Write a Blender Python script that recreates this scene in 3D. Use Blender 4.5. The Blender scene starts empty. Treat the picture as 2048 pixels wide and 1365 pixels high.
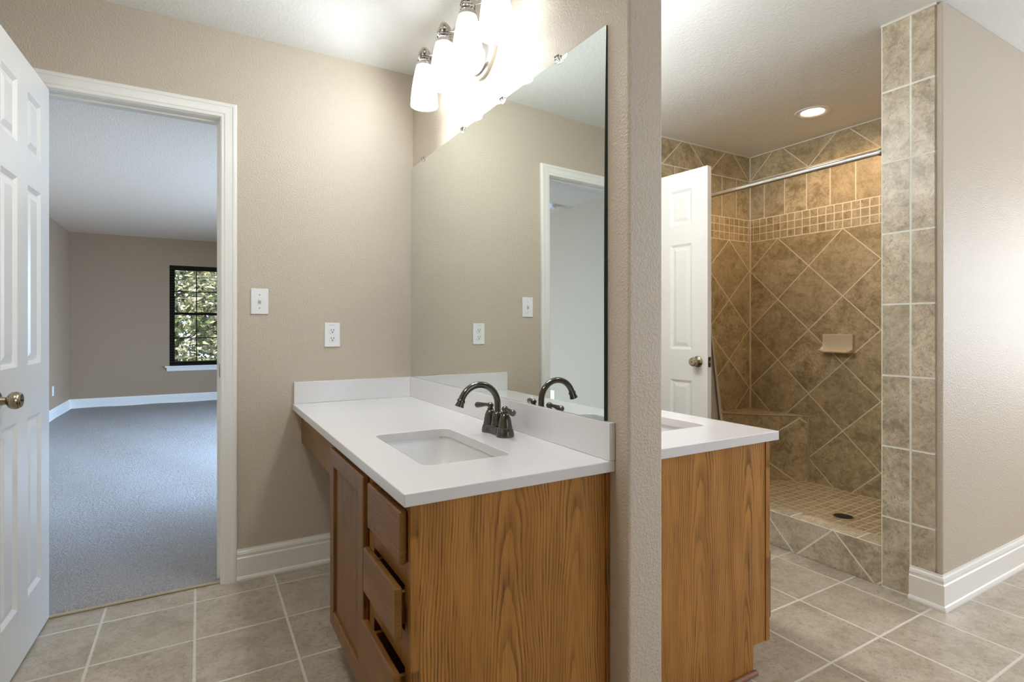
import bpy, bmesh, math, random
from mathutils import Vector, Matrix
random.seed(7)
D = bpy.data
SC = bpy.context.scene
COL = SC.collection
PI = math.pi

# ------------------------------------------------------------------ camera, view, world, daylight
cam = D.objects.new('camera', D.cameras.new('camera'))
COL.objects.link(cam)
cam.location = (0, 0, 1.127)
cam.rotation_euler = (PI / 2, 0, math.radians(-30.07))
cam.data.sensor_width = 36.0
cam.data.lens = 36.0 * 1083 / 2048
cam.data.shift_y = -27.5 / 2048
cam.data.clip_start = 0.02
SC.camera = cam
SC.view_settings.view_transform = 'Standard'
SC.view_settings.look = 'None'
SC.view_settings.gamma = 1.0
SC.view_settings.use_curve_mapping = False
SC.view_settings.exposure = 1.36
SC.cycles.use_denoising = True
SC.cycles.max_bounces = 10
SC.cycles.diffuse_bounces = 6
SC.cycles.caustics_reflective = False
SC.cycles.caustics_refractive = False
SC.cycles.sample_clamp_indirect = 6.0

world = D.worlds.new('world')
SC.world = world
world.use_nodes = True
world.node_tree.nodes['Background'].inputs[0].default_value = (0.62, 0.78, 1.0, 1)
world.node_tree.nodes['Background'].inputs[1].default_value = 1.3


def lamp(name, kind, loc, energy, color=(1, 1, 1), **kw):
    l = D.lights.new(name, kind)
    l.energy = energy
    l.color = color
    o = D.objects.new(name, l)
    COL.objects.link(o)
    o.location = loc
    for k, v in kw.items():
        if k == 'aim':
            o.rotation_euler = Vector(v).to_track_quat('-Z', 'Y').to_euler()
        else:
            setattr(l, k, v)
    return o


lamp('sun', 'SUN', (0, 0, 8), 5.0, (1.0, 0.93, 0.8), aim=(0.55, 0.30, -0.70), angle=0.01)
# area lamps in unseen window openings; the bath rear one is added fill
lamp('daylight_bath_side', 'AREA', (4.77, 0.12, 1.3), 11, (0.90, 0.95, 1.0), aim=(-1, 0, 0),
     shape='RECTANGLE', size=1.05, size_y=1.15)
lamp('fill_bath_rear', 'AREA', (2.6, -1.77, 1.55), 6.0, (1.0, 0.97, 0.92), aim=(0, 1, 0),  # fill from behind the camera, set in an added rear window
     shape='RECTANGLE', size=2.6, size_y=1.3)
lamp('daylight_bedroom', 'AREA', (3.36, 5.3, 1.25), 158, (0.44, 0.66, 1.0), aim=(-1, 0, -0.5),
     shape='RECTANGLE', size=2.4, size_y=1.5, spread=math.radians(130))


# ------------------------------------------------------------------ node helpers
class E:
    """a float socket with arithmetic"""
    def __init__(s, nt, sock): s.nt = nt; s.k = sock
    def _m(s, op, *a):
        n = s.nt.nodes.new('ShaderNodeMath'); n.operation = op
        for i, v in enumerate((s,) + a):
            if isinstance(v, E): s.nt.links.new(v.k, n.inputs[i])
            else: n.inputs[i].default_value = float(v)
        return E(s.nt, n.outputs[0])
    def __add__(s, o): return s._m('ADD', o)
    __radd__ = __add__
    def __sub__(s, o): return s._m('SUBTRACT', o)
    def __rsub__(s, o): return (s * -1) + o
    def __mul__(s, o): return s._m('MULTIPLY', o)
    __rmul__ = __mul__
    def __truediv__(s, o): return s._m('DIVIDE', o)
    def lt(s, o): return s._m('LESS_THAN', o)
    def gt(s, o): return s._m('GREATER_THAN', o)
    def min(s, o): return s._m('MINIMUM', o)
    def max(s, o): return s._m('MAXIMUM', o)
    def fract(s): return s._m('FRACT')
    def floor(s): return s._m('FLOOR')
    def abs(s): return s._m('ABSOLUTE')
    def sqrt(s): return s._m('SQRT')
    def edge(s):
        f = s.fract()
        return f.min(1 - f)
    def sel(s, a, b):
        """s (0/1) ? a : b"""
        return s * (a - b) + b if isinstance(a, E) or isinstance(b, E) else s * (a - b) + b
    def ramp(s, lo, hi, a=0.0, b=1.0):
        n = s.nt.nodes.new('ShaderNodeMapRange')
        n.interpolation_type = 'SMOOTHSTEP'
        s.nt.links.new(s.k, n.inputs[0])
        for i, v in enumerate((lo, hi, a, b)): n.inputs[1 + i].default_value = v
        return E(s.nt, n.outputs[0])


class M:
    def __init__(s, name, color=(0.8, 0.8, 0.8), rough=0.5, metal=0.0, spec=None):
        s.m = D.materials.new(name); s.m.use_nodes = True
        s.nt = s.m.node_tree
        s.b = s.nt.nodes['Principled BSDF']
        s.b.inputs['Base Color'].default_value = (*color, 1)
        s.b.inputs['Roughness'].default_value = rough
        s.b.inputs['Metallic'].default_value = metal
        if spec is not None: s.b.inputs['Specular IOR Level'].default_value = spec
    def coords(s):
        t = s.nt.nodes.new('ShaderNodeTexCoord')
        x = s.nt.nodes.new('ShaderNodeSeparateXYZ')
        s.nt.links.new(t.outputs['Object'], x.inputs[0])
        s.vec = t.outputs['Object']
        return [E(s.nt, x.outputs[i]) for i in range(3)]
    def xyz(s, x, y, z):
        n = s.nt.nodes.new('ShaderNodeCombineXYZ')
        for i, v in enumerate((x, y, z)):
            if isinstance(v, E): s.nt.links.new(v.k, n.inputs[i])
            else: n.inputs[i].default_value = v
        return n.outputs[0]
    def noise(s, vec, scale, detail=3, rough=0.55, dist=0.0):
        n = s.nt.nodes.new('ShaderNodeTexNoise')
        s.nt.links.new(vec, n.inputs['Vector'])
        n.inputs['Scale'].default_value = scale
        n.inputs['Detail'].default_value = detail
        n.inputs['Roughness'].default_value = rough
        n.inputs['Distortion'].default_value = dist
        return E(s.nt, n.outputs[0])
    def white(s, vec):
        n = s.nt.nodes.new('ShaderNodeTexWhiteNoise'); n.noise_dimensions = '3D'
        s.nt.links.new(vec, n.inputs[0])
        return E(s.nt, n.outputs[0])
    def mix(s, f, a, b):
        n = s.nt.nodes.new('ShaderNodeMix'); n.data_type = 'RGBA'
        for i, v in ((0, f), (6, a), (7, b)):
            if isinstance(v, E): s.nt.links.new(v.k, n.inputs[i])
            elif isinstance(v, (int, float)): n.inputs[i].default_value = v
            elif isinstance(v, tuple): n.inputs[i].default_value = (*v, 1)
            else: s.nt.links.new(v, n.inputs[i])
        return n.outputs[2]
    def col(s, c): s.nt.links.new(c, s.b.inputs['Base Color'])
    def rough(s, e): s.nt.links.new(e.k, s.b.inputs['Roughness'])
    def bump(s, h, strength=0.3, dist=0.003):
        n = s.nt.nodes.new('ShaderNodeBump')
        n.inputs['Strength'].default_value = strength
        n.inputs['Distance'].default_value = dist
        s.nt.links.new(h.k, n.inputs['Height'])
        s.nt.links.new(n.outputs[0], s.b.inputs['Normal'])


def paint(name, color, scale, strength, dist, rough=0.55):
    m = M(name, color, rough)
    m.coords()
    h = m.noise(m.vec, scale, 2, 0.5).ramp(0.38, 0.68) + m.noise(m.vec, scale * 2.6, 1) * 0.25
    m.bump(h, strength, dist)
    return m.m


def mottle(m, p, lo, mid, hi, sc=9.0):
    """travertine-like mottling"""
    a = m.noise(p, sc, 6, 0.66, 0.5)
    b = m.noise(p, sc * 4.2, 5, 0.7, 0.8)
    h = a * 0.55 + b * 0.45
    c = m.mix(h.ramp(0.36, 0.56), lo, mid)
    c = m.mix(h.ramp(0.50, 0.66), c, hi)
    d = m.noise(p, sc * 8.0, 5, 0.75, 1.6)
    return m.mix(d.ramp(0.53, 0.62) * 0.62, c, tuple(v * 0.62 for v in lo))


def tile_finish(m, dist, p, grout_w, colors, grout, tint, sc=9.0, rough=0.32, bump=0.5):
    g = dist.ramp(grout_w * 0.42, grout_w * 0.62, 1.0, 0.0)
    c = mottle(m, p, *colors, sc=sc)
    c2 = m.mix(tint, c, tuple(v * 0.72 for v in colors[1]))
    gn = m.noise(m.vec, 60, 3)
    gc = m.mix(gn.ramp(0.3, 0.7) * 0.35, grout, tuple(v * 0.72 for v in grout))
    m.col(m.mix(g, c2, gc))
    m.rough(g * (0.85 - rough) + rough)
    m.bump(dist.ramp(0.0, grout_w * 0.8) + m.noise(p, 70, 3) * 0.12, bump, 0.002)
    return m.m


SH_COL = ((0.27, 0.215, 0.125), (0.55, 0.46, 0.295), (0.72, 0.62, 0.43))
SH_GROUT = (0.86, 0.80, 0.65)
COL_COL = ((0.32, 0.26, 0.175), (0.61, 0.525, 0.39), (0.75, 0.67, 0.52))


def mat_shower_wall(name, axis, s0):
    m = M(name)
    c = m.coords()
    s, z = c[axis], c[2]
    # four bands by height: diagonal field, mosaic, upright halves, diagonal frieze
    top = z.gt(2.25)
    vb = top.sel(2.25, 1.783)
    u = (s - s0) / 0.232
    v = (z - vb) / 0.224
    u = u + top * 1.0
    a = (u + v) * 0.5
    b = (u - v) * 0.5
    dd = a.edge().min(b.edge()) * 0.322
    ed = (z - 1.783).abs().min((z - 1.95).abs()).min((z - 2.25).abs())
    um, vm = (s - s0) / 0.0556, (z - 1.783) / 0.0557
    dm = um.edge().min(vm.edge()) * 0.056
    ur = (s - s0 + 0.082) / 0.164
    dr = ur.edge() * 0.164
    zm = z.gt(1.783) * z.lt(1.95)
    zr = z.gt(1.95) * z.lt(2.25)
    zd = 1 - zm - zr
    dist = zd * dd + zm * dm + zr * dr
    dist = dist.min(ed)
    i1 = zd * a.floor() + zm * um.floor() + zr * ur.floor() + top * 17.0
    i2 = zd * b.floor() + zm * vm.floor() + zr * 31.0 + zm * 57.0
    idv = m.xyz(i1, i2, 3.0)
    r = m.white(idv)
    off = m.xyz(s + r * 7.3, z + r * 3.1, r * 9.0)
    return tile_finish(m, dist, off, 0.0065, SH_COL, SH_GROUT, r * 0.45, 8.0, 0.34)


def mat_diag(name, axis, s0, z0, half, colors, grout, top_z=None, joint0=0.0, joint=0.319, zs=None):
    m = M(name)
    c = m.coords()
    s, z = c[axis], c[2]
    u = (s - s0) / half
    v = (z - z0) / (zs or half)
    a, b = (u + v) * 0.5, (u - v) * 0.5
    dist = a.edge().min(b.edge()) * half * 1.4
    if top_z:
        t = z.gt(top_z - 0.0012)
        j = ((s - joint0) / joint)
        dist = t.sel(j.edge() * joint, dist)
        dist = dist.min((z - top_z).abs() + t * 0.5)
        a = t.sel(j, a)
        b = t.sel(m.white(m.xyz(5, 5, 5)) + 40.0, b)
    r = m.white(m.xyz(a.floor(), b.floor(), 2.0))
    return tile_finish(m, dist, m.xyz(c[0] + r * 7, c[1] + r * 5, z + r * 3), 0.0075, colors, grout, r * 0.35, 9.0, 0.4)


def mat_grid(name, ax, ay, o, size, gw, colors, grout, sc=9.0, rough=0.32, tint=0.35, bump=0.5):
    m = M(name)
    c = m.coords()
    u, v = (c[ax] - o[0]) / size[0], (c[ay] - o[1]) / size[1]
    dist = (u.edge() * size[0]).min(v.edge() * size[1])
    r = m.white(m.xyz(u.floor(), v.floor(), 1.0))
    return tile_finish(m, dist, m.xyz(c[0] + r * 7, c[1] + r * 5, c[2] + r * 3), gw, colors, grout, r * tint, sc, rough, bump)


def oak(name, g, a, a0=0.0, g0=0.0, k=0.14, second=None, tone=1.0, d0=0.02, seed=0.0, rs=0.85):
    """flat-sawn oak, grain along axis g, cathedral centred at a0"""
    m = M(name)
    c = m.coords()
    A, G = c[a], c[g]
    lowv = m.xyz(A * 2.2 + seed, G * 1.1, seed)
    wob = m.noise(lowv, 2.2, 2) - 0.5
    fin = m.noise(m.xyz(A * 10 + seed, G * 2.2, seed + 3), 2.0, 3) - 0.5
    def rings(ac, kk, gg, dd):
        dx = A - ac + wob * 0.05
        d = (G - gg) * kk + dd + fin * 0.007
        return (dx * dx + d * d).sqrt()
    f = rings(a0, k, g0, d0)
    if second:
        f = f.min(rings(second[0], second[1], second[2], d0) + second[3])
    ph = (f + fin * 0.0026 + wob * 0.006) / 0.0076
    ring = ph.fract()
    ring = ring.ramp(0.0, 0.75, 1.0, 0.0) * ring.ramp(0.0, 0.10)
    ring = ring * (m.noise(m.xyz(A * 17 + seed, G * 1.5, seed), 1.0, 3).ramp(0.36, 0.64) * 0.7 + 0.3)
    broad = m.noise(m.xyz(A * 6 + seed, G * 0.7, 1.0 + seed), 3.0, 3).ramp(0.3, 0.7)
    pore = m.noise(m.xyz(A * 330, G * 7.0, c[3 - a - g] * 330), 1.0, 2, 0.6)
    pore = pore.ramp(0.50, 0.66)
    lt = tuple(v * tone for v in (0.415, 0.195, 0.045))
    md = tuple(v * tone for v in (0.31, 0.138, 0.030))
    dk = tuple(v * tone for v in (0.115, 0.048, 0.010))
    col = m.mix(broad, lt, md)
    col = m.mix(ring * rs, col, dk)
    col = m.mix(pore * (ring * 0.6 + 0.32), col, tuple(v * 0.55 for v in dk))
    m.col(col)
    m.b.inputs['Roughness'].default_value = 0.40
    m.b.inputs['Specular IOR Level'].default_value = 0.35
    m.bump(1 - pore * (ring * 0.7 + 0.2), 0.18, 0.0006)
    return m.m


def plain(*a, **k): return M(*a, **k).m


def metal_brushed(name, color, rough):
    m = M(name, color, rough, 1.0)
    m.coords()
    m.rough(m.noise(m.vec, 40, 3) * 0.12 + (rough - 0.06))
    return m.m


MT = {}
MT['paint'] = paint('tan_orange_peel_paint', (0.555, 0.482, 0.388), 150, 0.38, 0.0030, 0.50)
MT['bed_paint'] = paint('bedroom_tan_darkened', (0.375, 0.265, 0.17), 150, 0.2, 0.003, 0.5)  # same tan as the bathroom, darkened to stand for the unlit walls
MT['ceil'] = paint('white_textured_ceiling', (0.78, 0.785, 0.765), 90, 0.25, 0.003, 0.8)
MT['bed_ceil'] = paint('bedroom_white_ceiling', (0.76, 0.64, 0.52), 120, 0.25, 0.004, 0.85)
MT['trim'] = plain('white_semigloss_trim', (0.83, 0.81, 0.76), 0.32)
_d = M('white_moulded_door', (0.83, 0.82, 0.785), 0.26)
_c = _d.coords()
_d.bump(_d.noise(_d.xyz(_c[0] * 60, _c[1] * 60, _c[2] * 5), 1.6, 3, 0.6, 1.5), 0.12, 0.0015)
MT['door'] = _d.m
MT['quartz'] = M('white_quartz', (0.74, 0.73, 0.735), 0.16)
_c = MT['quartz'].coords()
_n = MT['quartz'].noise(MT['quartz'].vec, 14, 5, 0.7, 1.0)
MT['quartz'].col(MT['quartz'].mix(_n.ramp(0.56, 0.74) * 0.35, (0.745, 0.735, 0.74), (0.66, 0.645, 0.645)))
MT['quartz'] = MT['quartz'].m
MT['porcelain'] = plain('white_porcelain', (0.76, 0.755, 0.745), 0.22)
MT['plastic'] = plain('white_plastic', (0.83, 0.835, 0.84), 0.3)
MT['dark_slot'] = plain('black_slot', (0.02, 0.02, 0.02), 0.6)
MT['bronze'] = metal_brushed('oil_rubbed_bronze', (0.13, 0.122, 0.11), 0.19)
MT['nickel'] = metal_brushed('brushed_nickel', (0.56, 0.52, 0.47), 0.3)
MT['chrome'] = metal_brushed('satin_chrome', (0.72, 0.72, 0.71), 0.2)
MT['pewter'] = metal_brushed('antique_pewter', (0.40, 0.35, 0.255), 0.24)
MT['mirror'] = plain('mirror_silver', (0.83, 0.87, 0.83), 0.0, metal=1.0)
MT['glass_edge'] = plain('green_glass_edge', (0.012, 0.05, 0.04), 0.1)
_g = M('clear_crystal', (1, 1, 1), 0.02)
_g.b.inputs['Transmission Weight'].default_value = 1.0
MT['crystal'] = _g.m


def emis(name, color, strength, base=(0.9, 0.88, 0.85)):
    m = M(name, base, 0.25)
    m.b.inputs['Emission Color'].default_value = (*color, 1)
    m.b.inputs['Emission Strength'].default_value = strength
    return m.m


MT['shade'] = emis('lit_white_glass_shade', (0.93, 0.975, 1.0), 3.0)
MT['shade_b'] = emis('lit_white_glass_shade_far', (0.96, 0.985, 1.0), 2.8)
MT['bulb'] = emis('lit_bulb', (0.92, 0.97, 1.0), 3.5)
MT['lens'] = emis('lit_can_light_lens', (1.0, 0.76, 0.48), 9.0)
_p = M('window_pane')
_nt = _p.nt
_tr = _nt.nodes.new('ShaderNodeBsdfTransparent')
_gl = _nt.nodes.new('ShaderNodeBsdfGlossy'); _gl.inputs['Roughness'].default_value = 0.0
_fr = _nt.nodes.new('ShaderNodeFresnel'); _fr.inputs[0].default_value = 1.35
_mx = _nt.nodes.new('ShaderNodeMixShader')
_nt.links.new(_fr.outputs[0], _mx.inputs[0]); _nt.links.new(_tr.outputs[0], _mx.inputs[1]); _nt.links.new(_gl.outputs[0], _mx.inputs[2])
_nt.links.new(_mx.outputs[0], _nt.nodes['Material Output'].inputs[0])
MT['pane'] = _p.m
MT['win_frame'] = plain('dark_bronze_frame', (0.014, 0.011, 0.006), 0.6, spec=0.1)
MT['slat'] = plain('dark_brown_slat', (0.06, 0.045, 0.025), 0.5)
MT['beige_cord'] = plain('beige_edge_strip', (0.50, 0.43, 0.30), 0.7)
_k = M('grey_cut_pile_carpet', (0.4, 0.4, 0.4), 0.95, spec=0.0)
_c = _k.coords()
_n1 = _k.noise(_k.vec, 2.1, 4, 0.6); _n2 = _k.noise(_k.vec, 160, 3, 0.7); _n3 = _k.noise(_k.xyz(_c[0] * 3, _c[1] * 14, 0.0), 1.0, 3)
_cc = _k.mix(_n2.ramp(0.3, 0.7), (0.34, 0.32, 0.30), (0.58, 0.555, 0.53))
_cc = _k.mix(_n1.ramp(0.35, 0.75) * 0.35, _cc, (0.45, 0.385, 0.325))
_k.col(_k.mix(_n3.ramp(0.55, 0.75) * 0.25, _cc, (0.36, 0.35, 0.35)))
_k.bump(_n2 + _n3 * 0.5 + _k.noise(_k.vec, 60, 2) * 0.8, 0.9, 0.012)
MT['carpet'] = _k.m
_k = M('beige_curtain_cloth', (0.47, 0.40, 0.31), 0.8)
_k.coords(); _k.bump(_k.noise(_k.vec, 300, 2), 0.2, 0.001)
MT['curtain'] = _k.m
FL_COL = ((0.36, 0.30, 0.225), (0.49, 0.425, 0.335), (0.57, 0.505, 0.415))
MT['floor'] = mat_grid('beige_floor_tile', 0, 1, (-0.012, 1.035), (0.3085, 0.3065), 0.0085, FL_COL, (0.68, 0.64, 0.555), 6.5, 0.30, 0.18, 0.35)
MT['sh_back'] = mat_shower_wall('shower_tile_long_wall', 1, 2.005)
MT['sh_end'] = mat_shower_wall('shower_tile_end_wall', 0, 3.447)
MT['mosaic'] = mat_grid('shower_mosaic_floor', 0, 1, (2.69, 1.233), (0.054, 0.054), 0.006, SH_COL, (0.84, 0.77, 0.62), 9, 0.4, 0.5)
MT['column'] = mat_grid('column_tile', 1, 2, (1.1215, 0.004), (0.1115, 0.3055), 0.0075, COL_COL, (0.82, 0.83, 0.75), 8.0, 0.36, 0.35)
MT['curb'] = mat_diag('curb_tile', 1, 1.441, 0.180, 0.185, COL_COL, (0.82, 0.79, 0.67), top_z=0.178, joint0=1.333)
MT['bench'] = mat_diag('bench_tile', 1, 2.36, 0.44, 0.232, SH_COL, SH_GROUT, top_z=0.505, joint0=2.45, joint=0.3)
MT['oak_side'] = oak('oak_side_panel', 2, 0, -0.315, 0.0, 0.052, (-0.115, 0.06, 0.2, 0.022), 1.25, seed=1.0)
MT['oak_side_b'] = oak('oak_side_panel_right', 2, 0, 0.22, 0.0, 0.05, (0.44, 0.055, 0.12, 0.018), 1.22, seed=5.0)
MT['oak_frame'] = oak('oak_face_frame', 2, 1, 3.0, 0, 0.02, None, 1.05, seed=2.0)
MT['oak_edge'] = oak('oak_edge_strip', 2, 0, 3.0, 0, 0.02, None, 1.0, seed=2.5)
MT['oak_door'] = oak('oak_door_panel', 2, 1, 0.58, 0.0, 0.05, None, 0.66, seed=3.0)
MT['oak_stile'] = oak('oak_door_stile', 2, 1, 4.0, 0, 0.02, None, 0.66, seed=3.3)
MT['oak_drawer'] = oak('oak_drawer_front', 1, 2, 0.62, 0.1, 0.18, None, 0.66, seed=4.0, rs=0.3)
MT['shoe_wood'] = plain('reddish_shoe_moulding', (0.26, 0.12, 0.075), 0.4)
MT['caulk'] = plain('white_caulk', (0.75, 0.72, 0.64), 0.6)
MT['soap'] = plain('cream_ceramic', (0.64, 0.575, 0.45), 0.16)
MT['drain'] = metal_brushed('dark_drain', (0.10, 0.10, 0.095), 0.35)
_l = M('leaf', (0.1, 0.2, 0.05), 0.5)
_c = _l.coords()
_w = _l.noise(_l.vec, 2.6, 4, 0.7)
_l.col(_l.mix(_w.ramp(0.42, 0.62), (0.09, 0.125, 0.035), (0.70, 0.62, 0.40)))  # cream patches put sunlit highlights into the leaf colour
MT['leaf'] = _l.m
MT['bark'] = plain('bark', (0.10, 0.075, 0.05), 0.9)
_l = M('grass_ground', (0.1, 0.2, 0.05), 0.9)
_l.coords(); _l.col(_l.mix(_l.noise(_l.vec, 3, 5), (0.05, 0.08, 0.02), (0.20, 0.19, 0.08)))
MT['grass'] = _l.m


# ------------------------------------------------------------------ mesh helpers
def link(name, bm, m, parent=None, smooth=False, origin=None, bevel=0.0, seg=2):
    """bm is in world coordinates; it becomes ONE mesh object, local to its parent"""
    bmesh.ops.remove_doubles(bm, verts=bm.verts, dist=1e-6)
    bmesh.ops.recalc_face_normals(bm, faces=bm.faces)
    off = Vector(origin) if origin else (Vector(parent['o']) if parent is not None and 'o' in parent else Vector((0, 0, 0)))
    bmesh.ops.translate(bm, verts=bm.verts, vec=-off)
    me = D.meshes.new(name)
    bm.to_mesh(me); bm.free()
    for mm in (m if isinstance(m, (list, tuple)) else [m]): me.materials.append(mm)
    if smooth:
        for p in me.polygons: p.use_smooth = True
        try: me.set_sharp_from_angle(angle=math.radians(35))
        except Exception: pass
    o = D.objects.new(name, me)
    COL.objects.link(o)
    if parent is not None: o.parent = parent
    elif origin: o.location = off
    if bevel:
        b = o.modifiers.new('bevel', 'BEVEL'); b.width = bevel; b.segments = seg; b.limit_method = 'ANGLE'
        b.angle_limit = math.radians(40)
        for p in me.polygons: p.use_smooth = True
        w = o.modifiers.new('wn', 'WEIGHTED_NORMAL'); w.keep_sharp = True
    return o


class Root:
    pass


ORG = {}


def thing(name, label, cat, loc=(0, 0, 0), group=None):
    o = D.objects.new(name, None); COL.objects.link(o)
    o.empty_display_size = 0.05
    o.location = loc
    o['label'] = label; o['category'] = cat
    if group: o['group'] = group
    ORG[o.name] = Vector(loc)
    return o


def part(name, bm, m, parent, **k):
    """bm in world coordinates; parent is a thing (Empty) or a part of one"""
    org = ORG[parent.name]
    bmesh.ops.translate(bm, verts=bm.verts, vec=-org)
    o = link(name, bm, m, None, **k)
    o.parent = parent
    ORG[o.name] = org            # sub-parts share the root's origin
    return o


def tag(o, label, cat, group=None):
    o['label'] = label; o['category'] = cat
    if group: o['group'] = group
    return o


def struct(name, bm, m, parent=None, **k):
    if parent is not None:
        return part(name, bm, m, parent, **k)
    o = link(name, bm, m, **k)
    o['kind'] = 'structure'
    ORG[o.name] = Vector((0, 0, 0))
    return o


def box(bm, x0, x1, y0, y1, z0, z1):
    x0, x1 = min(x0, x1), max(x0, x1); y0, y1 = min(y0, y1), max(y0, y1)
    v = [bm.verts.new(p) for p in ((x0, y0, z0), (x1, y0, z0), (x1, y1, z0), (x0, y1, z0),
                                   (x0, y0, z1), (x1, y0, z1), (x1, y1, z1), (x0, y1, z1))]
    for f in ((3, 2, 1, 0), (4, 5, 6, 7), (0, 1, 5, 4), (1, 2, 6, 5), (2, 3, 7, 6), (3, 0, 4, 7)):
        bm.faces.new([v[i] for i in f])
    return v


def bx(*a):
    bm = bmesh.new(); box(bm, *a); return bm


def lathe(bm, prof, c=(0, 0, 0), seg=32, axis=(0, 0, 1), cap=True):
    """prof: (r, h) along axis from c"""
    q = Vector((0, 0, 1)).rotation_difference(Vector(axis).normalized())
    rings = []
    for r, h in prof:
        if r < 1e-6:
            rings.append([bm.verts.new(Vector(c) + q @ Vector((0, 0, h)))])
        else:
            rings.append([bm.verts.new(Vector(c) + q @ Vector((r * math.cos(2 * PI * i / seg), r * math.sin(2 * PI * i / seg), h))) for i in range(seg)])
    for a, b in zip(rings, rings[1:]):
        for i in range(seg):
            j = (i + 1) % seg
            if len(a) == 1 and len(b) == 1: continue
            if len(a) == 1: bm.faces.new((a[0], b[i], b[j]))
            elif len(b) == 1: bm.faces.new((a[i], a[j], b[0]))
            else: bm.faces.new((a[i], a[j], b[j], b[i]))
    if cap:
        if len(rings[0]) > 1: bm.faces.new(rings[0][::-1])
        if len(rings[-1]) > 1: bm.faces.new(rings[-1])
    return bm


def tube(bm, pts, rad, seg=16, sx=1.0, sy=1.0, up=None):
    """sweep a round (or flattened) section along pts; rad is a number or a list"""
    pts = [Vector(p) for p in pts]
    rad = rad if isinstance(rad, (list, tuple)) else [rad] * len(pts)
    prev = None; rings = []
    for i, p in enumerate(pts):
        t = (pts[min(i + 1, len(pts) - 1)] - pts[max(i - 1, 0)]).normalized()
        if prev is None:
            u = Vector(up) if up else (Vector((0, 0, 1)) if abs(t.z) < 0.9 else Vector((1, 0, 0)))
        else: u = prev
        u = (u - t * u.dot(t)).normalized(); prev = u
        w = t.cross(u)
        rings.append([bm.verts.new(p + (u * math.cos(2 * PI * k / seg) * sx + w * math.sin(2 * PI * k / seg) * sy) * rad[i]) for k in range(seg)])
    for a, b in zip(rings, rings[1:]):
        for k in range(seg):
            bm.faces.new((a[k], a[(k + 1) % seg], b[(k + 1) % seg], b[k]))
    bm.faces.new(rings[0][::-1]); bm.faces.new(rings[-1])
    return bm


def wall(bm, ax, p0, p1, u0, u1, z0, z1, holes=()):
    """slab with rectangular holes; ax 0: plane x=const (u is y); ax 1: plane y=const (u is x)"""
    us = sorted({u0, u1, *[h[i] for h in holes for i in (0, 1) if u0 < h[i] < u1]})
    zs = sorted({z0, z1, *[h[i] for h in holes for i in (2, 3) if z0 < h[i] < z1]})
    def solid(i, j):
        if i < 0 or j < 0 or i >= len(us) - 1 or j >= len(zs) - 1: return False
        u, z = (us[i] + us[i + 1]) / 2, (zs[j] + zs[j + 1]) / 2
        return not any(h[0] < u < h[1] and h[2] < z < h[3] for h in holes)
    def P(p, u, z): return (p, u, z) if ax == 0 else (u, p, z)
    def face(l): bm.faces.new([bm.verts.new(P(*q)) for q in l])
    for i in range(len(us) - 1):
        for j in range(len(zs) - 1):
            if not solid(i, j): continue
            a, b, c, d = us[i], us[i + 1], zs[j], zs[j + 1]
            for p in (p0, p1): face(((p, a, c), (p, b, c), (p, b, d), (p, a, d)))
            if not solid(i - 1, j): face(((p0, a, c), (p1, a, c), (p1, a, d), (p0, a, d)))
            if not solid(i + 1, j): face(((p0, b, c), (p1, b, c), (p1, b, d), (p0, b, d)))
            if not solid(i, j - 1): face(((p0, a, c), (p1, a, c), (p1, b, c), (p0, b, c)))
            if not solid(i, j + 1): face(((p0, a, d), (p1, a, d), (p1, b, d), (p0, b, d)))
    return bm


def rrect(x0, x1, y0, y1, r, n=6):
    pts = []
    for cx, cy, a in ((x1 - r, y1 - r, 0), (x0 + r, y1 - r, 90), (x0 + r, y0 + r, 180), (x1 - r, y0 + r, 270)):
        for i in range(n + 1):
            t = math.radians(a + 90 * i / n)
            pts.append((cx + r * math.cos(t), cy + r * math.sin(t)))
    return pts


def slab_hole(outer, inner, z0, z1):
    """horizontal slab with a hole"""
    bm = bmesh.new()
    lo = []
    for z in (z0, z1):
        es = []
        for lp in (outer, inner):
            vs = [bm.verts.new((x, y, z)) for x, y in lp]
            es += [bm.edges.new((vs[i], vs[(i + 1) % len(vs)])) for i in range(len(vs))]
            lo.append(vs)
        bmesh.ops.triangle_fill(bm, use_beauty=True, use_dissolve=False, edges=es)
    for a, b in ((lo[0], lo[2]), (lo[1], lo[3])):
        for i in range(len(a)):
            j = (i + 1) % len(a)
            bm.faces.new((a[i], a[j], b[j], b[i]))
    return bm


BASE_PROF = [(0, 0), (0.024, 0), (0.024, 0.008), (0.020, 0.016), (0.0145, 0.019), (0.0145, 0.098), (0.0105, 0.102),
             (0.0105, 0.112), (0.0125, 0.114), (0.009, 0.124), (0.005, 0.130), (0.004, 0.136), (0, 0.136)]


def baseboard(bm, p0, p1, n, m0=0.0, m1=0.0, prof=BASE_PROF):
    """moulding from p0 to p1 on the floor, standing out along n; m0/m1: mitre slope at each end"""
    p0, p1, n = Vector((*p0, 0)), Vector((*p1, 0)), Vector((*n, 0))
    t = (p1 - p0).normalized()
    A = [bm.verts.new(p0 + n * a - t * a * m0 + Vector((0, 0, z))) for a, z in prof]
    B = [bm.verts.new(p1 + n * a + t * a * m1 + Vector((0, 0, z))) for a, z in prof]
    k = len(prof)
    for i in range(k):
        bm.faces.new((A[i], A[(i + 1) % k], B[(i + 1) % k], B[i]))
    bm.faces.new(A[::-1]); bm.faces.new(B)
    return bm


CAS_PROF = [(0.0, 0.0), (0.0, 0.009), (0.003, 0.011), (0.012, 0.012), (0.016, 0.0145), (0.034, 0.0155), (0.044, 0.0165),
            (0.047, 0.019), (0.056, 0.019), (0.060, 0.017), (0.063, 0.013), (0.063, 0.0)]


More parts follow.
